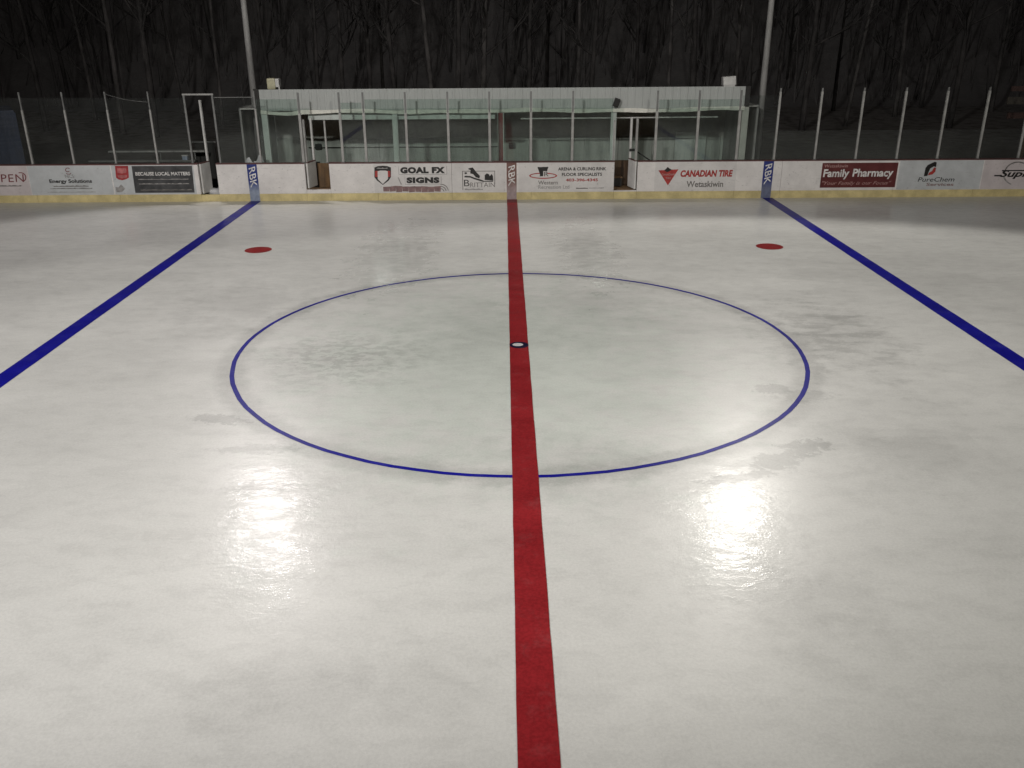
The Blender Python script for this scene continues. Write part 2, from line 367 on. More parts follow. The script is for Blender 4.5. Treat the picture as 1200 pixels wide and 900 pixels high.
# ------------------------------------------------------------------ boards
KZ, TZ = 0.22, 1.10
SECT = [(-20.0, -16.8, 'board section at the far left end past the maroon lettering'),
        (-16.8, -14.38, 'board section behind the maroon lettering at the left edge'),
        (-14.38, -11.88, 'board section carrying the pale grey sign with bold black words'),
        (-11.88, -9.42, 'board section carrying the charcoal sign beside the left rink gate'),
        (-8.87, -6.22, 'plain white board section crossed by the left blue stripe'),
        (-5.49, -4.06, 'plain white board section between the left bench gate and the shield sign'),
        (-4.06, -1.82, 'board section carrying the sign with a shield crest'),
        (-1.82, 0.60, 'board section crossed by the brown centre stripe'),
        (0.60, 3.09, 'board section carrying the sign with a red oval ring'),
        (3.79, 6.75, 'board section carrying the sign with a red triangle'),
        (6.75, 8.15, 'board section crossed by the right blue stripe'),
        (8.15, 11.60, 'board section carrying the maroon sign'),
        (11.60, 14.05, 'board section carrying the pale sign with a black and red curl'),
        (14.05, 20.0, 'board section carrying the black script sign at the right edge')]
for x0, x1, lab in SECT:
    t = thing('rink_board', ((x0+x1)/2, BY, 0), 'white '+lab, 'rink board', 'rink boards along the far side')
    MB().box(x0+.004, x1-.004, BY, BY+0.10, KZ, TZ).build('panel', M['board'], t)
    MB().box(x0+.003, x1-.003, BY-0.012, BY+0.10, 0.0, KZ-.001).build('kick_plate', M['kick'], t)
    MB().box(x0+.002, x1-.002, BY-0.018, BY+0.14, TZ+.001, TZ+0.032).build('cap_rail', M['cap'], t)
for x0, x1, z1, lab in ((-9.418, -8.872, 0.20, 'low yellow sill under the open left rink gate'), (-6.218, -5.492, 0.33, 'low sill with a white top band under the left bench gate'),
                        (3.092, 3.788, 0.25, 'low yellow sill under the right bench gate')):
    t = thing('gate_sill', ((x0+x1)/2, BY, 0), lab, 'sill', 'sills under the gates')
    MB().box(x0, x1, BY-0.012, BY+0.10, 0.0, min(z1, KZ)-.001).build('kick_plate', M['kick'], t)
    if z1 > KZ: MB().box(x0, x1, BY, BY+0.10, KZ, z1).build('sill_board', M['board'], t)

# ------------------------------------------------------------------ advertising on the boards
SY = BY-0.006
def XZ(u, v): return at(u, v, BY)
def rect(u0, v0, u1, v1):
    """upright rectangle on the boards from two opposite corners measured in the photo"""
    um, vm = (u0+u1)/2, (v0+v1)/2
    return XZ(u0, vm)[0], XZ(u1, vm)[0], XZ(um, v1)[1], XZ(um, v0)[1]
def sign(u0, u1, mat, label, z0=KZ+0.012, z1=TZ-0.012, vm=210):
    x0, x1 = XZ(u0, vm)[0], XZ(u1, vm)[0]
    t = thing('advertising_sign', ((x0+x1)/2, BY, z0), label, 'sign', 'advertising signs on the boards')
    MB().box(x0, x1, SY, BY-0.001, z0, z1).build('panel', mat, t)
    return t
IY = SY-0.003
def txt(t, body, r, mat, **k): x0, x1, z0, z1 = rect(*r); return text(body, x0, x1, z0, z1, M[mat], t, IY, **k)
def bar(t, r, mat, name='fine_print', y=IY):
    """a line of print too small to read"""
    x0, x1, z0, z1 = rect(*r); b = MB(); xs = [x0]
    while xs[-1] < x1-0.05: xs.append(min(xs[-1]+random.uniform(0.03, 0.09), x1))
    hi = [z0+(z1-z0)*random.uniform(0.35, 1.0) for _ in xs]; n = len(xs)
    b.v = [(x, y, z0) for x in xs]+[(x, y, z) for x, z in zip(xs, hi)]
    b.f = [(i, i+1, n+i+1, n+i) for i in range(n-1)]
    return b.build(name, M[mat], t)
def shape(t, pts, mat, name, y=IY, d=0.0015):
    return MB().prism([XZ(u, v) for u, v in pts], y-d, y).build(name, M[mat], t)
def ring_shape(t, cu, cv, ru, rv, wu, wv, a_0, a_1, mat, name, y=IY, k=40):
    b = MB()
    for i in range(k):
        p = []
        for a, r, s in ((a_0+(a_1-a_0)*i/k, ru, rv), (a_0+(a_1-a_0)*(i+1)/k, ru, rv), (a_0+(a_1-a_0)*(i+1)/k, ru-wu, rv-wv), (a_0+(a_1-a_0)*i/k, ru-wu, rv-wv)):
            x, z = XZ(cu+r*math.cos(a), cv-s*math.sin(a)); p.append((x, y, z))
        b.quad(p[::-1])
    return b.build(name, M[mat], t)

# 1 maroon outlined lettering, cut by the photo's left edge
t = sign(-40, 34, M['s_pink'], 'pinkish white sign with maroon outlined lettering at the left edge')
txt(t, 'CAMPEN', (-34, 204.2, 28.5, 213.5), 'i_maroon', bold=0.0, shear=0.1, spacing=1.1)
ring_shape(t, 24, 208, 7, 6.2, 1.2, 1.0, -0.8, 1.9, 'i_maroon', 'outline')
bar(t, (-40, 217, 26, 218.6), 'i_grey')
# 2 pale sign with bold black words
t = sign(34.5, 131, M['s_blue'], 'pale grey blue sign with small red emblem above bold black words')
txt(t, 'Energy Solutions', (58, 210, 108, 215.6), 'i_black', bold=0.035)
ring_shape(t, 79.5, 199, 3.0, 2.6, 0.9, 0.8, 0.6, 5.6, 'i_maroon', 'emblem_curl')
ring_shape(t, 80.5, 202.4, 3.2, 2.0, 0.8, 0.7, 3.4, 6.2, 'i_maroon', 'emblem_flame')
txt(t, 'NCS', (76, 204.5, 87, 208.5), 'i_grey', shear=-0.2)
bar(t, (63, 217.2, 104, 218.7), 'i_grey'); bar(t, (59, 219.8, 109, 221.2), 'i_grey'); bar(t, (56, 224.4, 114, 225.4), 'i_lgrey')
# 3 red badge and charcoal panel
t = sign(132.5, 228.5, M['s_blue'], 'pale sign with a red badge and a charcoal panel of white words')
shape(t, [(134.8, 194.3), (150.2, 194.3), (151.2, 208), (148, 210), (143.4, 211.2), (139, 210.3), (136.2, 208.2)], 'i_badge', 'badge')
shape(t, [(137.4, 197), (148, 197), (148.4, 202), (143.2, 203.4), (137.8, 202.4)], 'i_badge2', 'badge_emblem', IY-0.003)
shape(t, [(138.2, 205.2), (149, 205), (149, 207.8), (143.6, 209), (138.8, 208)], 'i_badge2', 'badge_banner', IY-0.003)
shape(t, [(135.5, 219), (139, 219.6), (142, 216), (147, 221), (143, 225), (136.5, 225.4)], 'i_lgrey', 'faded_print')
shape(t, [(154.3, 194.6), (225.0, 194.2), (228.2, 225.6), (158.8, 226.0)], 's_char', 'dark_panel', IY-0.001)
txt(t, 'BECAUSE LOCAL MATTERS', (158.8, 201.4, 223, 205.6), 'i_white', bold=0.03); 
for o in [c for c in t.children if c.name.startswith('lettering')]: o.location.y -= 0.003
bar(t, (162, 209.2, 221, 210.4), 'i_lgrey', y=IY-0.005); bar(t, (163, 214.4, 222.5, 215.8), 'i_lgrey', y=IY-0.005); bar(t, (165, 221.4, 226, 223.0), 'i_grey', y=IY-0.005)
# 4 shield crest sign
t = sign(438.5, 528, M['s_white'], 'white sign with black and red shield crest and blocky black lettering')
shape(t, [(438.8, 196.2), (443, 194.6), (448.5, 194.1), (454, 194.6), (458.2, 196.2), (458.2, 207.3), (455.6, 211.5), (448.8, 216.6), (441.8, 211.5), (438.8, 207.5)], 'i_black', 'crest')
shape(t, [(439.6, 200.2), (457.5, 200.2), (457.5, 207.2), (439.6, 207.4)], 'i_red', 'crest_band', IY-0.003)
shape(t, [(442.6, 200.6), (445.5, 199.8), (451.8, 199.8), (454.4, 200.6), (454.8, 209.6), (448.8, 215.6), (442.8, 209.8)], 's_white', 'crest_field', IY-0.005)
bar(t, (441.6, 196.3, 456, 197.6), 'i_lgrey', 'crest_print', IY-0.004)
for body, r in (('GOAL FX', (469.0, 195.6, 521.5, 203.2)), ('SIGNS', (476.4, 207.6, 515, 214.6))):
    x0, x1, z0, z1 = rect(*r)
    MB().quad([(x0-.05, IY-.001, z0-.035), (x1+.06, IY-.001, z0-.035), (x1+.06, IY-.001, z1+.02), (x0-.05, IY-.001, z1+.02)]).build('letter_backing', M['i_lgrey'], t)
    MB().quad([(x0-.04, IY-.002, z0-.022), (x1+.045, IY-.002, z0-.022), (x1+.045, IY-.002, z1+.02), (x0-.04, IY-.002, z1+.02)]).build('letter_outline', M['s_white'], t)
    o = text(body, x0, x1, z0, z1, M['i_black'], t, IY-0.004, bold=0.075, spacing=1.12)
b = MB()
for i in range(9):                                             # faded maroon splatter strip
    u = 450+i*7.5
    b.prism([XZ(u-1, 218.5+random.uniform(-.8, .8)), XZ(u+6.6, 218.2+random.uniform(-.8, .8)), XZ(u+6.4, 224.6+random.uniform(-1, .6)), XZ(u-.6, 225+random.uniform(-1, .6))], IY-.001, IY)
b.build('faded_strip', M['i_faded'], t)
for i in range(3): ring_shape(t, 517, 225, 9-i*2.6, 9.5-i*2.6, 0.9, 0.9, 0.2, 1.7, 'i_grey', 'swirl')
shape(t, [(466, 208), (467.2, 207.6), (471, 216), (469.8, 216.5)], 'i_lgrey', 'splash_line')
# 5 house drawing
t = sign(529.5, 592, M['s_white'], 'white sign with black drawing of a house roof and trees in a frame')
for r in ((541.8, 200.2, 580.2, 200.9), (541.8, 200.2, 542.6, 222.5), (579.4, 200.2, 580.1, 216)):
    x0, x1, z0, z1 = rect(*r); MB().quad([(x0, IY, z0), (x1, IY, z0), (x1, IY, z1), (x0, IY, z1)]).build('frame_line', M['i_grey'], t)
shape(t, [(549, 197.2), (554, 196.2), (557.6, 201), (562.4, 206), (561.8, 209), (557.5, 207.6), (554.5, 204), (551, 203.2), (551.4, 199.2), (549, 198.4)], 'i_black', 'house')
shape(t, [(544.4, 206), (551, 206.2), (556, 208.2), (563, 210.2), (567.5, 212), (578, 211.6), (577.8, 212.8), (566, 213), (556.5, 210.2), (551, 208), (544.2, 207.8)], 'i_black', 'hillside', IY-.002)
shape(t, [(568, 210.8), (568.2, 205), (570.5, 203), (573, 204.2), (574, 206.4), (576, 203.8), (577.6, 206), (578, 211.4)], 'i_black', 'trees', IY-.004)
shape(t, [(544.4, 202), (547, 201.8), (547.2, 203.8), (544.5, 203.9)], 'i_black', 'chimney')
txt(t, 'B', (543.8, 210.6, 550.2, 218.2), 'i_black', bold=0.0)
txt(t, 'RITTAIN', (551, 213.8, 580, 219.2), 'i_grey')
bar(t, (544.5, 220.6, 566, 222.6), 'i_lgrey')
# 6 red oval ring
t = sign(607.5, 719.4, M['s_white'], 'white sign with red oval ring round black initials and contact lines')
ring_shape(t, 636.5, 205.9, 16.4, 3.6, 1.8, 1.2, 0, 2*PI, 'i_red', 'oval_ring')
shape(t, [(629.8, 195.9), (642.6, 195.4), (640.8, 200.2), (637.4, 200.2), (636.4, 206.4), (632.2, 206.6), (633, 204.8)], 'i_black', 'initial', IY-.002)
txt(t, 'W', (630, 195.6, 642.6, 206.4), 'i_black', bold=0.05)
x0, x1, z0, z1 = rect(636.6, 200.4, 643.6, 206.8)
text('R', x0, x1, z0, z1, M['s_white'], t, IY-0.006, name='initial', bold=0.09); text('R', x0+.03, x1-.02, z0+.01, z1-.02, M['i_black'], t, IY-0.008, name='initial')
txt(t, 'ARENA & CURLING RINK', (654, 195.9, 710.4, 199.7), 'i_black', bold=0.03)
txt(t, 'FLOOR SPECIALISTS', (658.4, 202.4, 705.5, 206.2), 'i_black', bold=0.03)
txt(t, '403-396-4345', (663, 209.0, 700.6, 212.6), 'i_red', bold=0.03)
txt(t, 'Western', (630.6, 211.6, 653.6, 216.2), 'i_grey', bold=0.015)
txt(t, 'Recreation Ltd', (630.8, 216.9, 667.2, 221.2), 'i_lgrey', bold=0.01)
bar(t, (675, 219.6, 690, 221.2), 'i_grey'); bar(t, (690, 219.4, 708.5, 220.6), 'i_lgrey')
# 7 red triangle
t = sign(767, 862, M['s_white'], 'white sign with a red triangle topped by a maple leaf')
shape(t, [(771.5, 199.6), (795, 198.4), (782.6, 217.2)], 'i_red', 'triangle')
shape(t, [(778.2, 199.6), (780.6, 197.6), (782.4, 195.6), (784.6, 197.4), (787.2, 198.8), (784.8, 200.4), (782.6, 201.6), (780.4, 200.8)], 'i_black', 'maple_leaf', IY-.002)
x0, x1, z0, z1 = rect(775.2, 203.2, 790.6, 205.6); text('CANADIAN', x0, x1, z0, z1, M['i_pink'], t, IY-.003, bold=.02)
x0, x1, z0, z1 = rect(779.8, 207.6, 786.4, 209.8); text('TIRE', x0, x1, z0, z1, M['i_pink'], t, IY-.003, bold=.02)
txt(t, 'CANADIAN TIRE', (797.4, 199.2, 858.6, 207.2), 'i_red', bold=0.05, shear=0.15)
txt(t, 'Wetaskiwin', (804.4, 212.0, 847.4, 219.2), 'i_grey', bold=0.02)
# 8 maroon sign
x0, x1 = XZ(962.2, 206)[0], XZ(1051, 203)[0]
t = thing('advertising_sign', ((x0+x1)/2, BY, 0.25), 'dark maroon sign with pale pink serif style lettering', 'sign', 'advertising signs on the boards')
MB().box(x0, x1, SY, BY-0.001, 0.30, 1.035).build('panel', M['s_maroon'], t)
txt(t, 'Wetaskiwin', (966, 192.6, 993.6, 196.2), 'i_pink', bold=0.01, shear=0.05)
txt(t, 'Family', (964.6, 198.2, 995, 210.2), 'i_white', bold=0.03, shear=0.05)
txt(t, 'Pharmacy', (999, 197.6, 1046.6, 209.8), 'i_white', bold=0.03, shear=0.05)
txt(t, '"Your Family is our Focus"', (963, 212.2, 1044, 217.6), 'i_pink', shear=0.35)
# 9 black and red curl
t = sign(1053, 1150.5, M['s_blue'], 'pale grey sign with black and red curled emblem', vm=203)
shape(t, [(1082.4, 206.6), (1084.4, 197), (1087, 193.4), (1095.5, 189.4), (1097.6, 190.4), (1096.8, 195.6), (1094, 195), (1090, 197.4), (1087.6, 202.6), (1086.6, 206)], 'i_black', 'emblem_curl')
shape(t, [(1087.2, 205.4), (1088.6, 202.2), (1092, 200.4), (1094.4, 196.2), (1096.8, 196.4), (1095.8, 201.2), (1092.6, 204.2)], 'i_red', 'emblem_flame', IY-.002)
txt(t, 'PureChem', (1075.6, 207.6, 1118.4, 212.8), 'i_black', bold=0.005, shear=0.15)
txt(t, 'Services', (1085.4, 214.2, 1117.4, 217.8), 'i_faded', bold=0.02)
# 10 script sign cut by the right edge
t = sign(1151.5, 1250, M['s_pink'], 'whitish sign with black script lettering under a thin arc at the right edge', vm=203)
txt(t, 'Supreme', (1171.5, 199.2, 1236, 209.6), 'i_black', bold=0.03, shear=0.3)
shape(t, [(1165, 205), (1174, 205), (1174, 206.6), (1165, 206.6)], 'i_black', 'flourish')
shape(t, [(1174, 199.2), (1236, 199), (1236, 200.4), (1174, 200.6)], 'i_black', 'flourish', IY-.002)
ring_shape(t, 1193, 203.5, 16.5, 14.2, 1.4, 1.4, 0.3, 2.85, 'i_grey', 'arc'); ring_shape(t, 1193, 205, 18, 13, 2.2, 1.0, 3.3, 4.2, 'i_lgrey', 'arc')

# stripes with upright lettering
for x, mt, lab, b0 in ((-7.80, 'st_blue', 'bright blue stripe with white upright letters fading grey at its foot', 'left'),
                       (-0.01, 'st_brown', 'brown stripe with white upright letters above the red line', 'c'),
                       (7.735, 'st_slate', 'slate blue stripe with white upright letters on the right boards', 'r')):
    t = thing('stripe_banner', (x, BY, 0), lab, 'banner', 'lettered stripes on the boards')
    MB().box(x-0.148, x+0.148, BY-0.017, BY-0.013, 0.005, TZ-0.004).box(x-0.148, x+0.148, BY-0.013, BY-.0005, KZ, TZ-0.004).build('panel', M[mt], t)
    text('RBK', x-0.095, x+0.10, 0.40, 1.04, M['i_white'], t, BY-0.0195, shear=-0.25, bold=0.008, rot=True)

# ------------------------------------------------------------------ glass posts
POSTY = BY+0.055
def make_post(w, ztop, zmid, label):
    t = thing('glass_post', (0, POSTY, TZ+0.033), label, 'post', 'steel posts along the boards')
    z0 = TZ+0.033
    MB().box(-w/2, w/2, POSTY-0.03, POSTY+0.03, z0, zmid).build('channel', M['steel'], t)
    MB().box(-w*0.36, w*0.36, POSTY-0.022, POSTY+0.022, zmid, ztop).build('upper_tube', M['dull_steel'], t)
    MB().box(-w*0.8, w*0.8, POSTY-0.04, POSTY+0.04, z0, z0+0.02).build('foot_plate', M['dull_steel'], t)
    return t
protoA = make_post(0.050, 3.18, 2.68, 'x'); protoB = make_post(0.072, 3.13, 2.55, 'x'); protoC = make_post(0.056, 3.18, 3.08, 'x')
POSTS = [(-14.34, 'A', 'thin steel glass post above the pinkish sign at the left edge'),
         (-13.10, 'A', 'thin steel glass post above the small red emblem of the pale sign'),
         (-11.85, 'A', 'thin steel glass post above the red badge'),
         (-10.60, 'A', 'thin steel glass post above the charcoal sign panel'),
         (-7.515, 'A', 'steel glass post at the left end of the shelter'),
         (-6.24, 'B', 'tall steel glass post on the left of the left bench gate'),
         (-5.055, 'B', 'steel glass post just right of the left bench gate'),
         (-4.355, 'B', 'steel glass post left of the shield crest'),
         (-3.12, 'B', 'steel glass post above the blocky black lettering'),
         (-1.88, 'B', 'steel glass post at the right edge of the shield sign'),
         (-0.655, 'B', 'steel glass post above the black house drawing'),
         (0.57, 'B', 'steel glass post above the red oval ring'),
         (1.805, 'B', 'steel glass post above the middle of the red oval sign'),
         (4.29, 'B', 'steel glass post right of the right bench gate by the red triangle'),
         (5.52, 'B', 'steel glass post above the middle of the red triangle sign'),
         (6.74, 'B', 'steel glass post in front of the right end column of the shelter'),
         (7.88, 'C', 'steel glass post beside the slate blue stripe'),
         (9.105, 'C', 'steel glass post left of the maroon sign'),
         (10.34, 'C', 'steel glass post above the middle of the maroon sign'),
         (11.58, 'C', 'steel glass post at the right edge of the maroon sign'),
         (12.81, 'C', 'steel glass post right of the black and red curl emblem'),
         (14.03, 'C', 'steel glass post where the pale sign meets the script sign'),
         (15.26, 'C', 'steel glass post at the right edge above the script arc')]
first = {}
for x, k, lab in POSTS:
    src = {'A': protoA, 'B': protoB, 'C': protoC}[k]
    o = src if k not in first else copy_tree(src)
    first[k] = 1; o.location.x = x; o['label'] = lab
# gate frame on the left
t = thing('gate_frame', (-9.15, POSTY, TZ+.033), 'tall thin steel goalpost frame over the left rink gate opening', 'gate frame')
for x in (-9.56, -8.73): MB().box(x-.026, x+.026, POSTY-.026, POSTY+.026, TZ+.033, 3.07).build('post', M['dull_steel'], t)
MB().box(-9.60, -8.70, POSTY-.024, POSTY+.024, 3.072, 3.115).build('top_bar', M['steel'], t)

# glass panels
def pane(x0, x1, ztop, mt, label, rail=False):
    t = thing('rink_glass', ((x0+x1)/2, POSTY, TZ+.035), label, 'rink glass', 'rink glass above the boards')
    MB().box(x0, x1, POSTY-.006, POSTY+.006, TZ+.036, ztop).build('pane', M[mt], t)
    if rail: MB().box(x0, x1, POSTY-.010, POSTY+.010, ztop+.001, ztop+.016).build('edge_trim', M['dull_steel'], t)
e = 0.045
pane(-15.55, -14.34-e, 3.02, 'glass_clear', 'clear glass panel at the far left edge in front of the blue container')
pane(-14.34+e, -13.10-e, 3.02, 'glass_clear', 'clear glass panel above the left half of the pale grey sign')
pane(-13.10+e, -11.85-e, 3.02, 'glass_clear', 'clear glass panel left of the red badge')
pane(-11.85+e, -10.60-e, 3.00, 'glass_clear', 'clear glass panel above the red badge and charcoal panel')
pane(-10.60+e, -9.56-e, 3.00, 'glass_clear', 'clear glass panel left of the rink gate frame')
pane(-8.73+e, -7.515-e, 3.00, 'glass_clear', 'clear glass panel with a steel top edge above the left blue stripe', True)
pane(-7.515+e, -6.24-e, 2.95, 'glass', 'green tinted glass panel at the left end of the shelter')
pane(-5.055+e, -4.355-e, 2.84, 'glass', 'narrow lower green tinted glass panel left of the shield crest')
for x0, x1, zt, lab in ((-4.355, -3.12, 2.93, 'green tinted glass panel above the shield crest'), (-3.12, -1.88, 2.93, 'green tinted glass panel above the blocky black lettering'),
                    (-1.88, -0.655, 2.93, 'green tinted glass panel left of the red divider post'), (-0.655, 0.57, 2.92, 'green tinted glass panel in front of the red divider post'),
                    (0.57, 1.805, 2.92, 'green tinted glass panel above the left of the red oval sign'), (1.805, 3.04, 2.92, 'green tinted glass panel left of the right bench gate'),
                    (4.29, 5.52, 2.88, 'green tinted glass panel above the red triangle'), (5.52, 6.74, 2.88, 'green tinted glass panel at the right end of the shelter')):
    pane(x0+e, x1-e, zt, 'glass', lab)
pane(6.74+e, 7.88-e, 2.98, 'glass_clear', 'clear glass panel in front of the right light pole')
for x0, x1, lab in ((7.88, 9.105, 'low glass panel left of the maroon sign'), (9.105, 10.34, 'low glass panel above the left half of the maroon sign'), (10.34, 11.58, 'low glass panel above the right half of the maroon sign'),
                    (11.58, 12.81, 'low glass panel above the black and red curl emblem'), (12.81, 14.03, 'low glass panel right of the curl emblem'), (14.03, 15.26, 'low glass panel above the black script lettering'),
                    (15.26, 16.49, 'low glass panel at the far right edge')):
    pane(x0+e, x1-e, 1.98, 'glass_clear', lab)
w = MB(); pts = []
for i in range(13):
    f = i/12; pts.append((-11.85+1.25*f, POSTY-.035, 3.13-0.24*f-0.05*math.sin(PI*f)))
tag(w.tube(pts, 0.006, 5).build('sagging_wire', M['dull_steel']), 'thin wire sagging between two glass posts above the charcoal sign', 'wire')

# ------------------------------------------------------------------ open gates
def gate(name, x, side, y1, z0, z1, ztop, label, tall):
    """door leaf swung back into the bench, hinged at x; side = +1 when its thickness grows to the right"""
    t = thing(name, (x, BY+.11, z0), label, 'gate', 'open gates in the boards')
    a, b = sorted((x, x+side*0.05))
    G = Matrix.Translation((x, BY+.115, 0)) @ Matrix.Rotation(-side*math.radians(13), 4, 'Z') @ Matrix.Translation((-x, -BY-.115, 0))
    MB().box(a, b, BY+.115, y1, z0, z1, G).build('leaf', M['white'], t)
    MB().box(a-.004, b+.004, BY+.115, y1, z1+.001, z1+.03, G).build('cap_rail', M['cap'], t)
    for py in ((y1-.045,) if tall else (BY+.15, y1-.05)):
        MB().box((a+b)/2-.028, (a+b)/2+.028, py-.028, py+.028, z1+.031, ztop, G).build('post', M['white'] if py > BY+.3 else M['steel'], t)
    for hz in (z0+.15, z1-.2): MB().tube([(x, BY+.118, hz), (x, BY+.118, hz+.09)], .012, 8).build('hinge', M['steel'], t)
    return t
gate('rink_gate', -9.41, 1, 13.84, 0.22, 1.10, 2.90, 'tall white rink gate swung open beside the charcoal sign', True)
gate('bench_gate', -6.20, 1, 13.92, 0.36, 1.10, 2.36, 'white bench gate swung open at the left end of the shelter', False)
gate('bench_gate', 3.77, -1, 13.90, 0.28, 1.10, 2.34, 'white bench gate swung open beside the red triangle sign', False)
for x, zt, lab in ((-5.53, 2.34, 'short steel jamb post on the right of the left bench gate'), (3.055, 2.30, 'short steel jamb post on the left of the right bench gate')):
    t = thing('jamb_post', (x, POSTY, TZ+.034), lab, 'post', 'short gate posts')
    MB().box(x-.024, x+.024, POSTY-.024, POSTY+.024, TZ+.034, zt).build('channel', M['steel'], t)
    MB().box(x-.04, x+.04, POSTY-.035, POSTY+.035, TZ+.0335, TZ+.05).build('foot_plate', M['dull_steel'], t)

# ------------------------------------------------------------------ team shelter
FY, WY = 14.5, 18.6
sh = thing('team_shelter', (-0.25, 16.1, 0), 'long open fronted bench shelter with pale corrugated fascia behind the boards', 'shelter')
XL, XR = -7.69, 7.17
ZB, ZT = 2.52, 3.15
# corrugated fascia
b = MB(); prof = []; x = XL; pitch = 0.23
while x < XR-0.001:
    for dx, dy in ((0, 0), (0.13, 0), (0.15, -0.010), (0.21, -0.010)):
        if x+dx <= XR: prof.append((x+dx, FY+dy))
    x += pitch
prof.append((XR, FY))
for i in range(len(prof)-1):
    (xa, ya), (xb, yb) = prof[i], prof[i+1]
    b.quad([(xa, ya, ZB), (xb, yb, ZB), (xb, yb, ZT+.01*xb/8), (xa, ya, ZT+.01*xa/8)])
    b.quad([(xb, yb+.012, ZB), (xa, ya+.012, ZB), (xa, ya+.012, ZT+.01*xa/8), (xb, yb+.012, ZT+.01*xb/8)])
    b.quad([(xa, ya+.012, ZB), (xb, yb+.012, ZB), (xb, yb, ZB), (xa, ya, ZB)])
    b.quad([(xa, ya, ZT+.01*xa/8), (xb, yb, ZT+.01*xb/8), (xb, yb+.012, ZT+.01*xb/8), (xa, ya+.012, ZT+.01*xa/8)])
b.build('fascia', M['fascia'], sh)
# roof falling to the back
r = MB(); n = len(r.v)
for x0, x1 in ((XL-.18, XR+.16),):
    r.v += [(x0, FY+.03, 3.10), (x1, FY+.03, 3.12), (x1, WY+.3, 2.72), (x0, WY+.3, 2.70), (x0, FY+.03, 3.00), (x1, FY+.03, 3.02), (x1, WY+.3, 2.62), (x0, WY+.3, 2.60)]
    r.f += [(0, 1, 2, 3), (7, 6, 5, 4), (4, 5, 1, 0), (5, 6, 2, 1), (6, 7, 3, 2), (7, 4, 0, 3)]
r.build('roof', M['dark'], sh)
for xa, xb, z0 in ((XL-.17, XL-.012, 0), (XR+.012, XR+.15, 2.58)): MB().box(xa, xb, FY-.02, FY+.025, z0, 3.16).build('corner_flashing', M['dark'], sh)
# sagging eave trim
b = MB(); N = 150; top = []; bot = []
for i in range(N+1):
    x = XL+(XR+.02-XL)*i/N
    s = 0.012*math.sin(x*2.3)+0.014*math.sin(x*1.05+1)+0.010*mnoise.noise(Vector((x*1.3, 3, 0)))
    if x < -6.35: s -= 0.055*math.sin(PI*(x-XL)/(-6.35-XL))
    if x > 5.6: s += 0.03*(x-5.6)/1.5
    k = 0.055+0.008*math.sin(x*3.7)
    top.append((x, 2.485+s+k)); bot.append((x, 2.485+s-k))
for i in range(N):
    for (p, q, y0, y1) in ((bot[i], bot[i+1], FY-.03, FY-.03),):
        b.quad([(bot[i][0], FY-.05, bot[i][1]), (bot[i+1][0], FY-.05, bot[i+1][1]), (top[i+1][0], FY-.035, top[i+1][1]), (top[i][0], FY-.035, top[i][1])])
        b.quad([(bot[i+1][0], FY+.02, bot[i+1][1]), (bot[i][0], FY+.02, bot[i][1]), (top[i][0], FY-.024, top[i][1]), (top[i+1][0], FY-.024, top[i+1][1])])
        b.quad([(bot[i][0], FY+.02, bot[i][1]), (bot[i+1][0], FY+.02, bot[i+1][1]), (bot[i+1][0], FY-.05, bot[i+1][1]), (bot[i][0], FY-.05, bot[i][1])])
        b.quad([(top[i][0], FY-.035, top[i][1]), (top[i+1][0], FY-.035, top[i+1][1]), (top[i+1][0], FY-.024, top[i+1][1]), (top[i][0], FY-.024, top[i][1])])
b.build('eave_trim', M['trim'], sh)
# columns
for x, w, mt in ((-7.62, .20, 'column'), (-3.60, .165, 'column'), (3.17, .17, 'column'), (7.24, .20, 'column_white')):
    MB().box(x-w/2, x+w/2, FY+.03, FY+.17, 0, 2.46 if x < 7 else 2.55).build('column', M[mt], sh)
# back wall in sheets, end walls, floor, beam, rail
x = -8.35; i = 0
while x < 7.6:
    x1 = min(x+1.22, 7.62); k = random.uniform(-.012, .012)
    MB().box(x+.006, x1-.006, WY+k, WY+.05, 0, 1.20 if i % 5 else 1.24).build('wall_sheet', M['wall'], sh); x = x1; i += 1
MB().box(-8.35, 7.62, WY+.055, WY+.10, 0, 2.66).build('back_wall', M['wall_upper'], sh)
MB().box(-8.42, -8.36, FY+.2, WY+.1, 0, 2.60).build('end_wall', M['endwall'], sh)
MB().box(7.63, 7.69, FY+.2, WY+.1, 0, 2.60).build('end_wall', M['endwall'], sh)
MB().box(-8.34, 7.61, BY+.35, WY-.02, 0.02, 0.24).build('floor', M['plywood'], sh)
MB().box(-8.34, 7.61, FY+.06, WY-.02, 2.56, 2.59).build('bounce_ceiling', M['bounce_ceiling'], sh)  # unseen pale sheet added to bounce light into the shelter
MB().box(-6.3, -0.5, 14.69, 14.75, 2.23, 2.40).build('beam', M['column'], sh)
MB().tube([(0.3, 15.0, 2.20), (6.5, 15.0, 2.22)], 0.022, 8).build('conduit', M['white'], sh)
MB().tube([(-7.2, WY-.08, 0.92), (-0.3, WY-.08, 0.92)], 0.018, 6).build('coat_rail', M['dark'], sh)
for x in (-6.85, 0.05): MB().box(x-.11, x+.11, WY-.14, WY-.03, 0.86, 1.05).build('outlet_box', M['black'], sh, bevel=.01)
# divider between the two benches
MB().box(-0.40, -0.26, 14.25, 14.33, 0.25, 2.44).build('divider_post', M['redpaint'], sh)
for x in (-.418, -.246): MB().box(x-.011, x+.011, 14.24, 14.32, 0.25, 2.44).build('divider_edge', M['column'], sh)
MB().box(-0.62, -0.16, 14.05, 14.24, 0.90, 1.02).build('divider_shelf', M['redpaint'], sh)
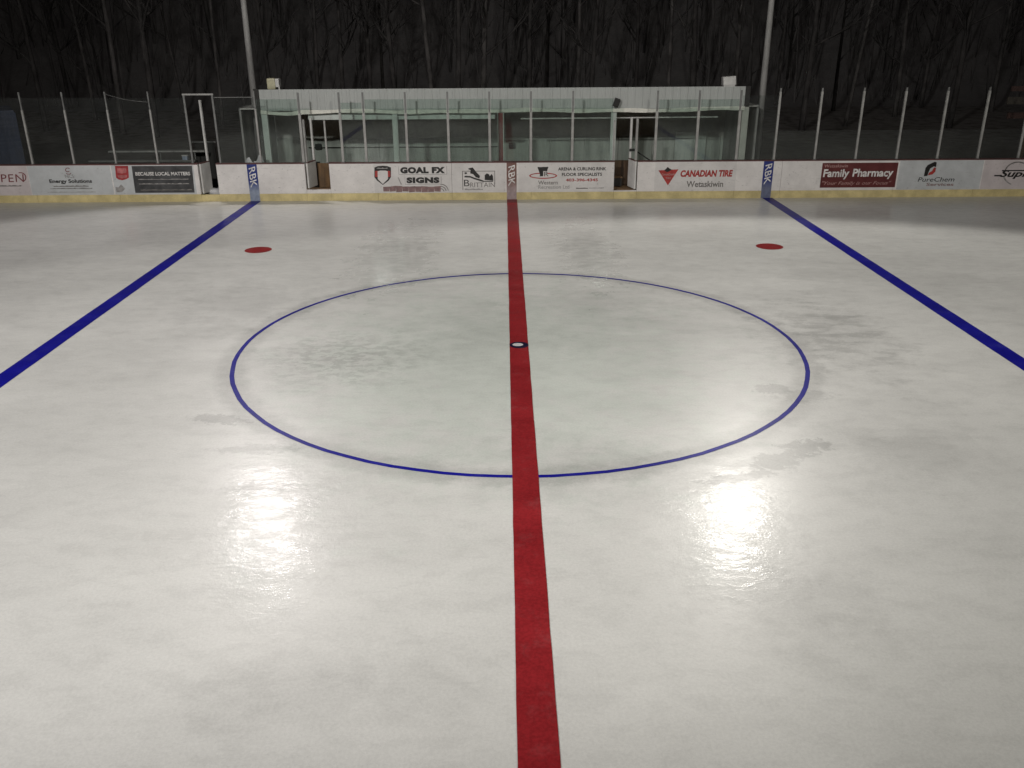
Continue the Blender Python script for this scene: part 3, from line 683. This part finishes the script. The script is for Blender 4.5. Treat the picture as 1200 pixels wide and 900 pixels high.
# half walls seen through the gates
MB().box(at(362, 205, 14.2)[0], at(376, 205, 14.2)[0], 14.22, 14.27, 0.25, 1.02).build('half_wall', M['dark'], sh)
MB().box(at(373, 205, 14.14)[0], -5.30, 14.12, 14.16, 0.25, 0.99).build('half_wall', M['plywood'], sh)
MB().box(2.6, 3.85, 14.30, 14.34, 0.25, 1.0).build('half_wall', M['plywood_dark'], sh)
# benches
for x0, x1, lab in ((-5.3, -0.9, 'long wooden players bench inside the left half of the shelter'), (0.4, 2.5, 'long wooden players bench inside the right half of the shelter')):
    t = thing('players_bench', ((x0+x1)/2, 14.9, .24), lab, 'bench', 'benches in the shelter')
    MB().box(x0, x1, 14.7, 15.1, 0.64, 0.70).build('seat', M['plywood'], t)
    for x in (x0+.2, (x0+x1)/2, x1-.2): MB().box(x-.04, x+.04, 14.75, 15.05, 0.24, 0.64).build('leg', M['plywood_dark'], t)
t = thing('storage_crate', (3.3, 14.15, .24), 'dark wooden crate standing inside the right bench gate', 'crate')
MB().box(3.12, 3.42, 13.98, 14.26, 0.26, 0.50).build('crate_body', M['dark'], t); MB().box(3.10, 3.44, 13.96, 14.28, 0.505, 0.54).build('lid', M['plywood'], t)
tag(MB().box(5.86, 6.95, WY-.16, WY-.12, 0.25, 1.40).build('lit_patch_sheet', M['column']), 'pale sheet standing in for a lit patch of the back wall at the right end of the shelter', 'sheet')  # pale sheet imitates a brighter lit patch on the wall
# hockey stick
xa, za = at(744, 176, 13.75); xb, zb = at(762.5, 188.5, 13.48)
t = thing('hockey_stick', (xb, 13.5, 0.9), 'dark hockey stick leaning behind the glass beside the right bench gate', 'hockey stick')
d = Vector((xb-xa, 13.48-13.75, zb-za))
MB().tube([(xa, 13.75, za), Vector((xa, 13.75, za))+d*2.0], 0.020, 6).build('shaft', M['black'], t)
q = Vector((xa, 13.75, za)); MB().box(q.x-.17, q.x+.01, q.y-.012, q.y+.012, q.z-.03, q.z+.045).build('blade', M['black'], t)

# speaker on the fascia
t = thing('loudspeaker', (3.22, FY-.12, 2.60), 'small black loudspeaker tilted on the shelter fascia', 'speaker')
R = Matrix.Translation((3.215, FY-.17, 2.715)) @ Matrix.Rotation(math.radians(18), 4, 'Y') @ Matrix.Rotation(math.radians(14), 4, 'X')
MB().box(-.085, .085, -.07, .08, -.115, .115, R).build('cabinet', M['black'], t, bevel=.008)
MB().box(-.072, .072, -.078, -.0705, -.10, .10, R).build('grille', M['dark'], t)
MB().box(3.19, 3.24, FY-.10, FY-.024, 2.68, 2.72).build('bracket', M['dull_steel'], t)
# boxes on the roof
t = thing('roof_vent', (-7.27, 14.75, 3.1), 'rounded cream ventilator box on the left end of the shelter roof', 'ventilator', 'boxes on the shelter roof')
MB().box(-7.46, -7.20, 14.62, 14.90, 3.13, 3.46).build('housing', M['cream'], t, bevel=.06)
MB().box(-7.195, -7.08, 14.60, 14.90, 3.20, 3.45).build('hood', M['white'], t, bevel=.03); MB().box(-7.11, -7.075, 14.63, 14.68, 3.05, 3.25).build('leg', M['white'], t)
t = thing('roof_vent', (6.70, 14.75, 3.1), 'tilted white metal box on the right end of the shelter roof', 'ventilator', 'boxes on the shelter roof')
R = Matrix.Translation((6.69, 14.76, 3.30)) @ Matrix.Rotation(math.radians(-5), 4, 'Y')
MB().box(-.19, .20, -.14, .14, -.12, .14, R).build('housing', M['white'], t, bevel=.025); MB().box(-.17, .17, -.12, .12, -.24, -.121, R).build('base', M['white'], t)

# ------------------------------------------------------------------ light poles with floodlights
LAMPS = []
def light_pole(x, y, arm, heads, label, dz):
    t = thing('light_pole', (x, y, -0.06), label, 'light pole', 'floodlight poles round the rink')
    MB().tube([(x, y, -.06), (x, y, 5.5), (x, y, 13.3+dz)], [0.125, 0.088, 0.06], 14).build('pole', M['pole'], t, smooth=True)
    MB().box(min(x, *heads)-.3, max(x, *heads)+.3, y-.05, y+.05, 12.72+dz, 12.82+dz).build('crossarm', M['dull_steel'], t)
    s = -1 if y > 0 else 1
    for hx in heads:
        R = Matrix.Translation((hx, y+s*.30, 12.55+dz)) @ Matrix.Rotation(s*math.radians(40), 4, 'X')
        h = MB().box(-.26, .26, -.12, .12, -.22, .22, R).build('floodlight', M['dull_steel'], t, bevel=.03)
        f = (-s)*-1
        ln = MB().box(-.22, .22, .125 if s > 0 else -.13, .13 if s > 0 else -.125, -.18, .18, R).build('lens', M['lamp'], h if False else t)
        MB().box(hx-.03, hx+.03, y-.04 if s > 0 else y+.04-.30, y+.30-.02 if s > 0 else y+.04, 12.68+dz, 12.719+dz).build('bracket', M['dull_steel'], t)
        LAMPS.append((hx, y+s*.56, 12.50+dz, s))
    return t
light_pole(-8.22, 15.85, 0, (-9.6, -9.0), 'tall pale light pole behind the left end of the shelter', 0)
light_pole(8.08, 15.85, 0, (8.1, 8.7), 'tall pale light pole behind the glass right of the shelter', 0)
light_pole(-8.3, -16.2, 0, (-8.6, -8.0), 'tall light pole behind the near boards on the left', -1.0)
light_pole(6.2, -16.2, 0, (5.9, 6.5), 'tall light pole behind the near boards on the right', -1.0)

def spot(loc, tgt, power, cone, blend, col, radius=0.22):
    l = bpy.data.lights.new('floodlight', 'SPOT'); l.energy = power; l.spot_size = math.radians(cone); l.spot_blend = blend
    l.color = col; l.shadow_soft_size = radius
    o = bpy.data.objects.new('floodlight_beam', l); COL.objects.link(o); o.location = loc
    o.rotation_euler = (Vector(tgt)-Vector(loc)).to_track_quat('-Z', 'Y').to_euler()
P_FAR, P_NEAR = 2250, 6600
def aim(x, y, nadir, s, dx=0): return (x+dx, y+s*10*math.tan(math.radians(nadir)), 2.5)
for hx, ly, lz, s in LAMPS:
    if s < 0:
        left = hx < 0
        spot((hx, ly, lz), aim(hx, ly, 58 if left else 74, s, 6 if left else -6), P_FAR*(0.95 if left else 1.34), 108, 0.18, (1, 0.93, 0.91) if left else (1, 0.952, 0.885))
    else:
        left = hx < 0
        spot((hx, ly, lz), (hx*0.35, 6.0, 0), P_NEAR*(1.0 if left else 0.42), 88, 0.7, (1, 0.95, 0.92) if left else (1, 0.955, 0.88))

# ------------------------------------------------------------------ things behind the boards
# blue container at the far left
b = MB(); x0, x1, y0, y1, z0, z1 = -23.2, -17.15, 18.0, 20.4, 0.0, 2.22
RC = Matrix.Translation((x1, y0, 0)) @ Matrix.Rotation(math.radians(31), 4, 'Z') @ Matrix.Translation((-x1, -y0, 0))
c = thing('blue_container', (-20.2, 19.2, -.06), 'dark blue steel container beyond the glass at the left edge', 'container')
x = x0
while x < x1-.01:
    for dx0, dx1, dy in ((0, .12, 0), (.12, .24, .04)):
        b.box(x+dx0, min(x+dx1, x1), y0+dy, y1, z0, z1, RC)
    x += .24
b.build('body', M['bluebox'], c)
MB().box(x0-.02, x1+.02, y0-.02, y1, 2.221, 2.30, RC).build('top_rail', M['bluebox'], c); MB().box(x1+.001, x1+.06, y0, y0+.1, z0, z1, RC).build('corner_post', M['bluebox'], c)
# low bleacher behind the charcoal sign
t = thing('bleacher', (-11.2, 15.2, -.06), 'low metal bleacher of pale planks behind the glass left of the rink gate', 'bleacher')
MB().box(-12.8, -9.75, 15.0, 15.22, 1.24, 1.285).build('plank', M['steel'], t); MB().box(-13.3, -9.95, 14.6, 14.82, 1.00, 1.04).build('plank', M['dull_steel'], t)
MB().box(-10.35, -9.55, 15.6, 15.75, 1.46, 1.49).build('plank', M['dull_steel'], t)
for x in (-12.6, -11.2, -10.1):
    MB().tube([(x, 15.1, -.06), (x, 15.1, 1.24)], .02, 6).build('leg', M['dull_steel'], t); MB().tube([(x, 14.7, -.06), (x, 14.7, 1.0)], .02, 6).build('leg', M['dull_steel'], t)
MB().box(-10.28, -9.62, 15.68, 15.72, -.06, 1.46).build('leg', M['dark'], t)
t = thing('drink_cooler', (-10.28, 14.7, 1.04), 'small pale blue cooler left on the bleacher plank', 'cooler')
MB().box(-10.36, -10.20, 14.64, 14.78, 1.042, 1.16).build('cooler_body', M['paleblue'], t, bevel=.012); MB().box(-10.37, -10.19, 14.63, 14.79, 1.161, 1.19).build('lid', M['white'], t, bevel=.006)
t = thing('tipped_chair', (-9.1, 15.0, -.06), 'dark folded chair on the snow inside the left rink gate', 'chair')
MB().box(-9.32, -8.98, 14.85, 15.2, .20, .25).build('seat', M['black'], t); MB().box(-9.32, -8.98, 15.20, 15.24, .22, .62).build('backrest', M['black'], t)
for x in (-9.30, -9.0):
    MB().tube([(x, 14.87, -.06), (x, 15.18, .22)], .015, 6).build('leg', M['dull_steel'], t); MB().tube([(x, 15.18, -.06), (x, 14.87, .20)], .015, 6).build('leg', M['dull_steel'], t)

def heap(name, cx, cy, z, rx, ry, h, label, seed):
    bm = bmesh.new(); bmesh.ops.create_icosphere(bm, subdivisions=4, radius=1)
    for v in bm.verts:
        p = v.co.copy(); k = 1+0.45*mnoise.noise(p*1.7+Vector((seed, 0, 0)))+0.22*mnoise.noise(p*4+Vector((0, seed, 0)))
        v.co = Vector((p.x*rx*k, p.y*ry*k, max(p.z, -0.12)*h*k))
    me = bpy.data.meshes.new(name); bm.to_mesh(me); bm.free()
    for p in me.polygons: p.use_smooth = True
    me.materials.append(M['snow']); o = bpy.data.objects.new(name, me); COL.objects.link(o); o.location = (cx, cy, z)
    return tag(o, label, 'snow')
heap('snow_pile', -9.0, 14.15, -.05, .75, .55, .36, 'low grey snow bank in the opening of the left rink gate', 3)
heap('snow_pile', -7.80, 13.75, -.05, .44, .30, 1.14, 'tall heap of snow behind the boards at the left end of the shelter', 8)
# slatted crates at the right edge
t = thing('slatted_rack', (16.3, 15.0, -.06), 'wooden rack with red and brown slats behind the glass at the right edge', 'rack')
for z0, z1, x0, mt in ((2.94, 3.09, 15.62, 'plank_red'), (2.55, 2.77, 15.56, 'plank'), (2.12, 2.30, 15.66, 'plank_red')):
    MB().box(x0, 18.2, 15.0, 15.05, z0, z1).build('slat', M[mt], t)
for x in (16.4, 17.9): MB().box(x-.05, x+.05, 15.055, 15.14, -.06, 3.1).build('post', M['plywood_dark'], t)

# ------------------------------------------------------------------ bare trees beyond
def tree_proto(seed):
    rnd = random.Random(seed); H = rnd.uniform(12, 17); r0 = rnd.uniform(.10, .17)
    pts, rad = [], []; x = y = 0.0; lx, ly = rnd.uniform(-.05, .05), rnd.uniform(-.03, .03)
    n = 13
    for i in range(n+1):
        pts.append(Vector((x, y, H*i/n))); rad.append(r0*(1-0.9*(i/n)**1.1)+.012)
        lx += rnd.uniform(-.03, .03); ly += rnd.uniform(-.03, .03); x += lx*H/n; y += ly*H/n
    tr = MB().tube(pts, rad, 7); cr = MB()
    def limb(p, d, L, r, lev):
        q = [p]; k = 5
        for i in range(k):
            d = (d+Vector((rnd.uniform(-.18, .18), rnd.uniform(-.18, .18), rnd.uniform(-.02, .20)))).normalized(); q.append(q[-1]+d*L/k)
        cr.tube(q, [r*(1-.85*i/k) for i in range(k+1)], 5 if lev == 0 else 4, False)
        if lev < 2:
            for _ in range(4 if lev == 0 else 2):
                j = rnd.randint(1, k); dd = (d+Vector((rnd.uniform(-.9, .9), rnd.uniform(-.9, .9), rnd.uniform(-.1, .7)))).normalized()
                limb(q[j], dd, L*rnd.uniform(.4, .6), r*.5, lev+1)
    for i in range(15):
        f = rnd.uniform(.22, .97); j = int(f*n); p = pts[j].lerp(pts[min(j+1, n)], f*n-j)
        a = rnd.uniform(0, 2*PI); up = rnd.uniform(.45, 1.3)
        limb(p, Vector((math.cos(a), math.sin(a), up)).normalized(), H*(1.05-f)*rnd.uniform(.25, .42), r0*(1-f)*.55+.015, 0)
    t = thing('bare_tree', (0, 0, 0), 'x', 'tree', 'bare trees in the dark wood behind the rink')
    tr.build('trunk', M['bark'] if seed % 2 else M['bark_dark'], t, smooth=True); cr.build('crown', M['bark_dark'], t, smooth=True)
    return t
protos = [tree_proto(s) for s in (11, 12, 13, 14, 15, 16)]
MARK = [(20, 'the pinkish sign'), (75, 'the pale sign with the small red emblem'), (143, 'the red badge'), (195, 'the charcoal panel'), (240, 'the left rink gate'), (275, 'the left blue stripe'), (322, 'the cream roof ventilator'),
        (370, 'the left bench gate'), (410, 'the narrow glass panel of the shelter'), (448, 'the shield crest'), (498, 'the blocky black lettering'), (560, 'the house drawing'), (600, 'the brown centre stripe'), (636, 'the red oval ring'), (685, 'the contact lines of the oval sign'),
        (722, 'the loudspeaker'), (782, 'the red triangle'), (828, 'the red lettering beside the triangle'), (853, 'the tilted white roof box'), (925, 'the plain board right of the slate stripe'), (985, 'the left half of the maroon sign'), (1028, 'the right half of the maroon sign'), (1090, 'the curled emblem'),
        (1135, 'the right end of the curl emblem sign'), (1185, 'the black script')]
used = set()
# trunks where pale streaks show in the dark of the photo, nearest first
TR = [(128, 33, 1.0), (168, 31, 1.1), (98, 40, .8), (36, 34, .9), (205, 44, .9), (312, 38, 1.0), (430, 37, 1.0), (447, 42, .8), (461, 34, 1.0), (505, 33, 1.2), (535, 32, 1.0), (566, 35, 1.1), (620, 38, 1.0),
      (676, 36, .9), (694, 33, 1.0), (788, 35, 1.0), (815, 31, 1.1), (398, 46, 1.0), (748, 45, .9), (866, 41, 1.0), (950, 32, 1.1), (1002, 34, 1.0), (985, 43, .8), (1060, 39, .9), (1128, 33, 1.0), (1175, 42, .9), (70, 47, 1.0), (250, 36, .9), (368, 33, .8), (1090, 45, .9), (640, 46, 1.0), (915, 47, .9)]
for i, (px, Y, s) in enumerate(TR):
    o = protos[i] if i < len(protos) else copy_tree(protos[(i*5+1) % len(protos)])
    o.location = (at(px, 60, Y)[0], Y, -.06); o.scale = (s, s, s); o.rotation_euler.z = i*2.399
    mk = min(MARK, key=lambda k: abs(k[0]-px))[1]
    for adj in ('slender bare tree', 'second bare tree', 'third bare tree'):
        lab = '%s faint in the wood above %s' % (adj, mk)
        if lab not in used: break
    used.add(lab); o['label'] = lab

# wooded slope added behind the trees, its grey lifting the dark background
def slope_z(x, y):
    f = max(0.0, min(1.0, (y-46)/50)); f = f*f*(3-2*f)
    return -0.055+24*f*(1+0.25*mnoise.noise(Vector((x*.02, y*.02, 5))))+0.5*f*mnoise.noise(Vector((x*.3, y*.3, 1)))
b = MB(); nx, ny = 90, 44
for j in range(ny+1):
    for i in range(nx+1):
        x, y = -150+300*i/nx, 46+64*j/ny; b.v.append((x, y, slope_z(x, y)))
for j in range(ny):
    for i in range(nx):
        a = j*(nx+1)+i; b.f.append((a, a+1, a+nx+2, a+nx+1))
tt = NT('backdrop_grey'); p = tt.pos(); a = tt.noise(p, 0.5, 6, 0.7); c = tt.noise(p, 6, 4, 0.7)
tt.bsdf(tt.mix(1.0, (0.25, 0.244, 0.242), tt.grey(tt.math('ADD', tt.ramp(a, .3, .7, .85, 1.08), tt.ramp(c, .3, .7, -.12, .12))), 'MULTIPLY'), 0.95, bump=c, bstr=.4, bdist=.1)
struct(b.build('hillside', tt.m, smooth=True))
# the far wood: thousands of stems reading as one dark mass
b = MB(); rnd = random.Random(99)
for i in range(300):
    y = rnd.uniform(49, 78); x = rnd.uniform(-1.0, 1.0)*(y*1.25); wd = rnd.uniform(.04, .20)*(1 if rnd.random() < .8 else 1.8); h = rnd.uniform(9, 17)
    l1 = rnd.uniform(-.6, .6); l2 = l1+rnd.uniform(-1.2, 1.2); rr = [wd*.6, wd*.5, wd*.12]
    g0 = slope_z(x, y); n0 = len(b.v)
    b.tube([(x, y, -.06), (x+l1, y, h*.45), (x+l2, y+rnd.uniform(-.6, .6), h)], rr, 4, False)
    for j in range(5):
        f = rnd.uniform(.05, .95); bx = x+(l1*f/.45 if f < .45 else l1+(l2-l1)*(f-.45)/.55); a = rnd.uniform(0, 2*PI); L = rnd.uniform(1.2, 3.2)
        b.tube([(bx, y, h*f), (bx+L*.5*math.cos(a), y+L*.3*math.sin(a), h*f+L*.4), (bx+L*.8*math.cos(a), y+L*.4*math.sin(a), h*f+L*rnd.uniform(.7, 1.1))], [wd*.28, wd*.18, .008], 3, False)
    b.v[n0:] = [(vx, vy, vz+g0) for vx, vy, vz in b.v[n0:]]
for i in range(900):                                          # undergrowth
    y = rnd.uniform(47, 70); x = rnd.uniform(-1.0, 1.0)*(y*1.2); h = rnd.uniform(1.0, 4.2)
    g0 = slope_z(x, y); b.tube([(x, y, g0-.06), (x+rnd.uniform(-.7, .7), y+rnd.uniform(-.4, .4), g0+h)], [.05, .012], 3, False)
tag(b.build('far_wood', M['thicket']), 'dark mass of leafless stems and brush behind the nearer trees', 'wood', kind='stuff')

# ------------------------------------------------------------------ night sky
w = bpy.data.worlds.new('World'); S.world = w; w.use_nodes = True
nt = w.node_tree; nt.nodes.clear()
bg = nt.nodes.new('ShaderNodeBackground'); out = nt.nodes.new('ShaderNodeOutputWorld')
bg.inputs[0].default_value = (1.0, 0.90, 0.86, 1); bg.inputs[1].default_value = 0.016
nt.links.new(bg.outputs[0], out.inputs[0])

S.view_settings.view_transform = 'Standard'; S.view_settings.look = 'None'; S.view_settings.gamma = 1; S.view_settings.exposure = 0
S.cycles.use_denoising = True
try: S.cycles.denoiser = 'OPENIMAGEDENOISE'
except Exception: pass
S.cycles.max_bounces = 8; S.cycles.transparent_max_bounces = 24; S.cycles.sample_clamp_indirect = 12; S.cycles.caustics_reflective = False; S.cycles.caustics_refractive = False
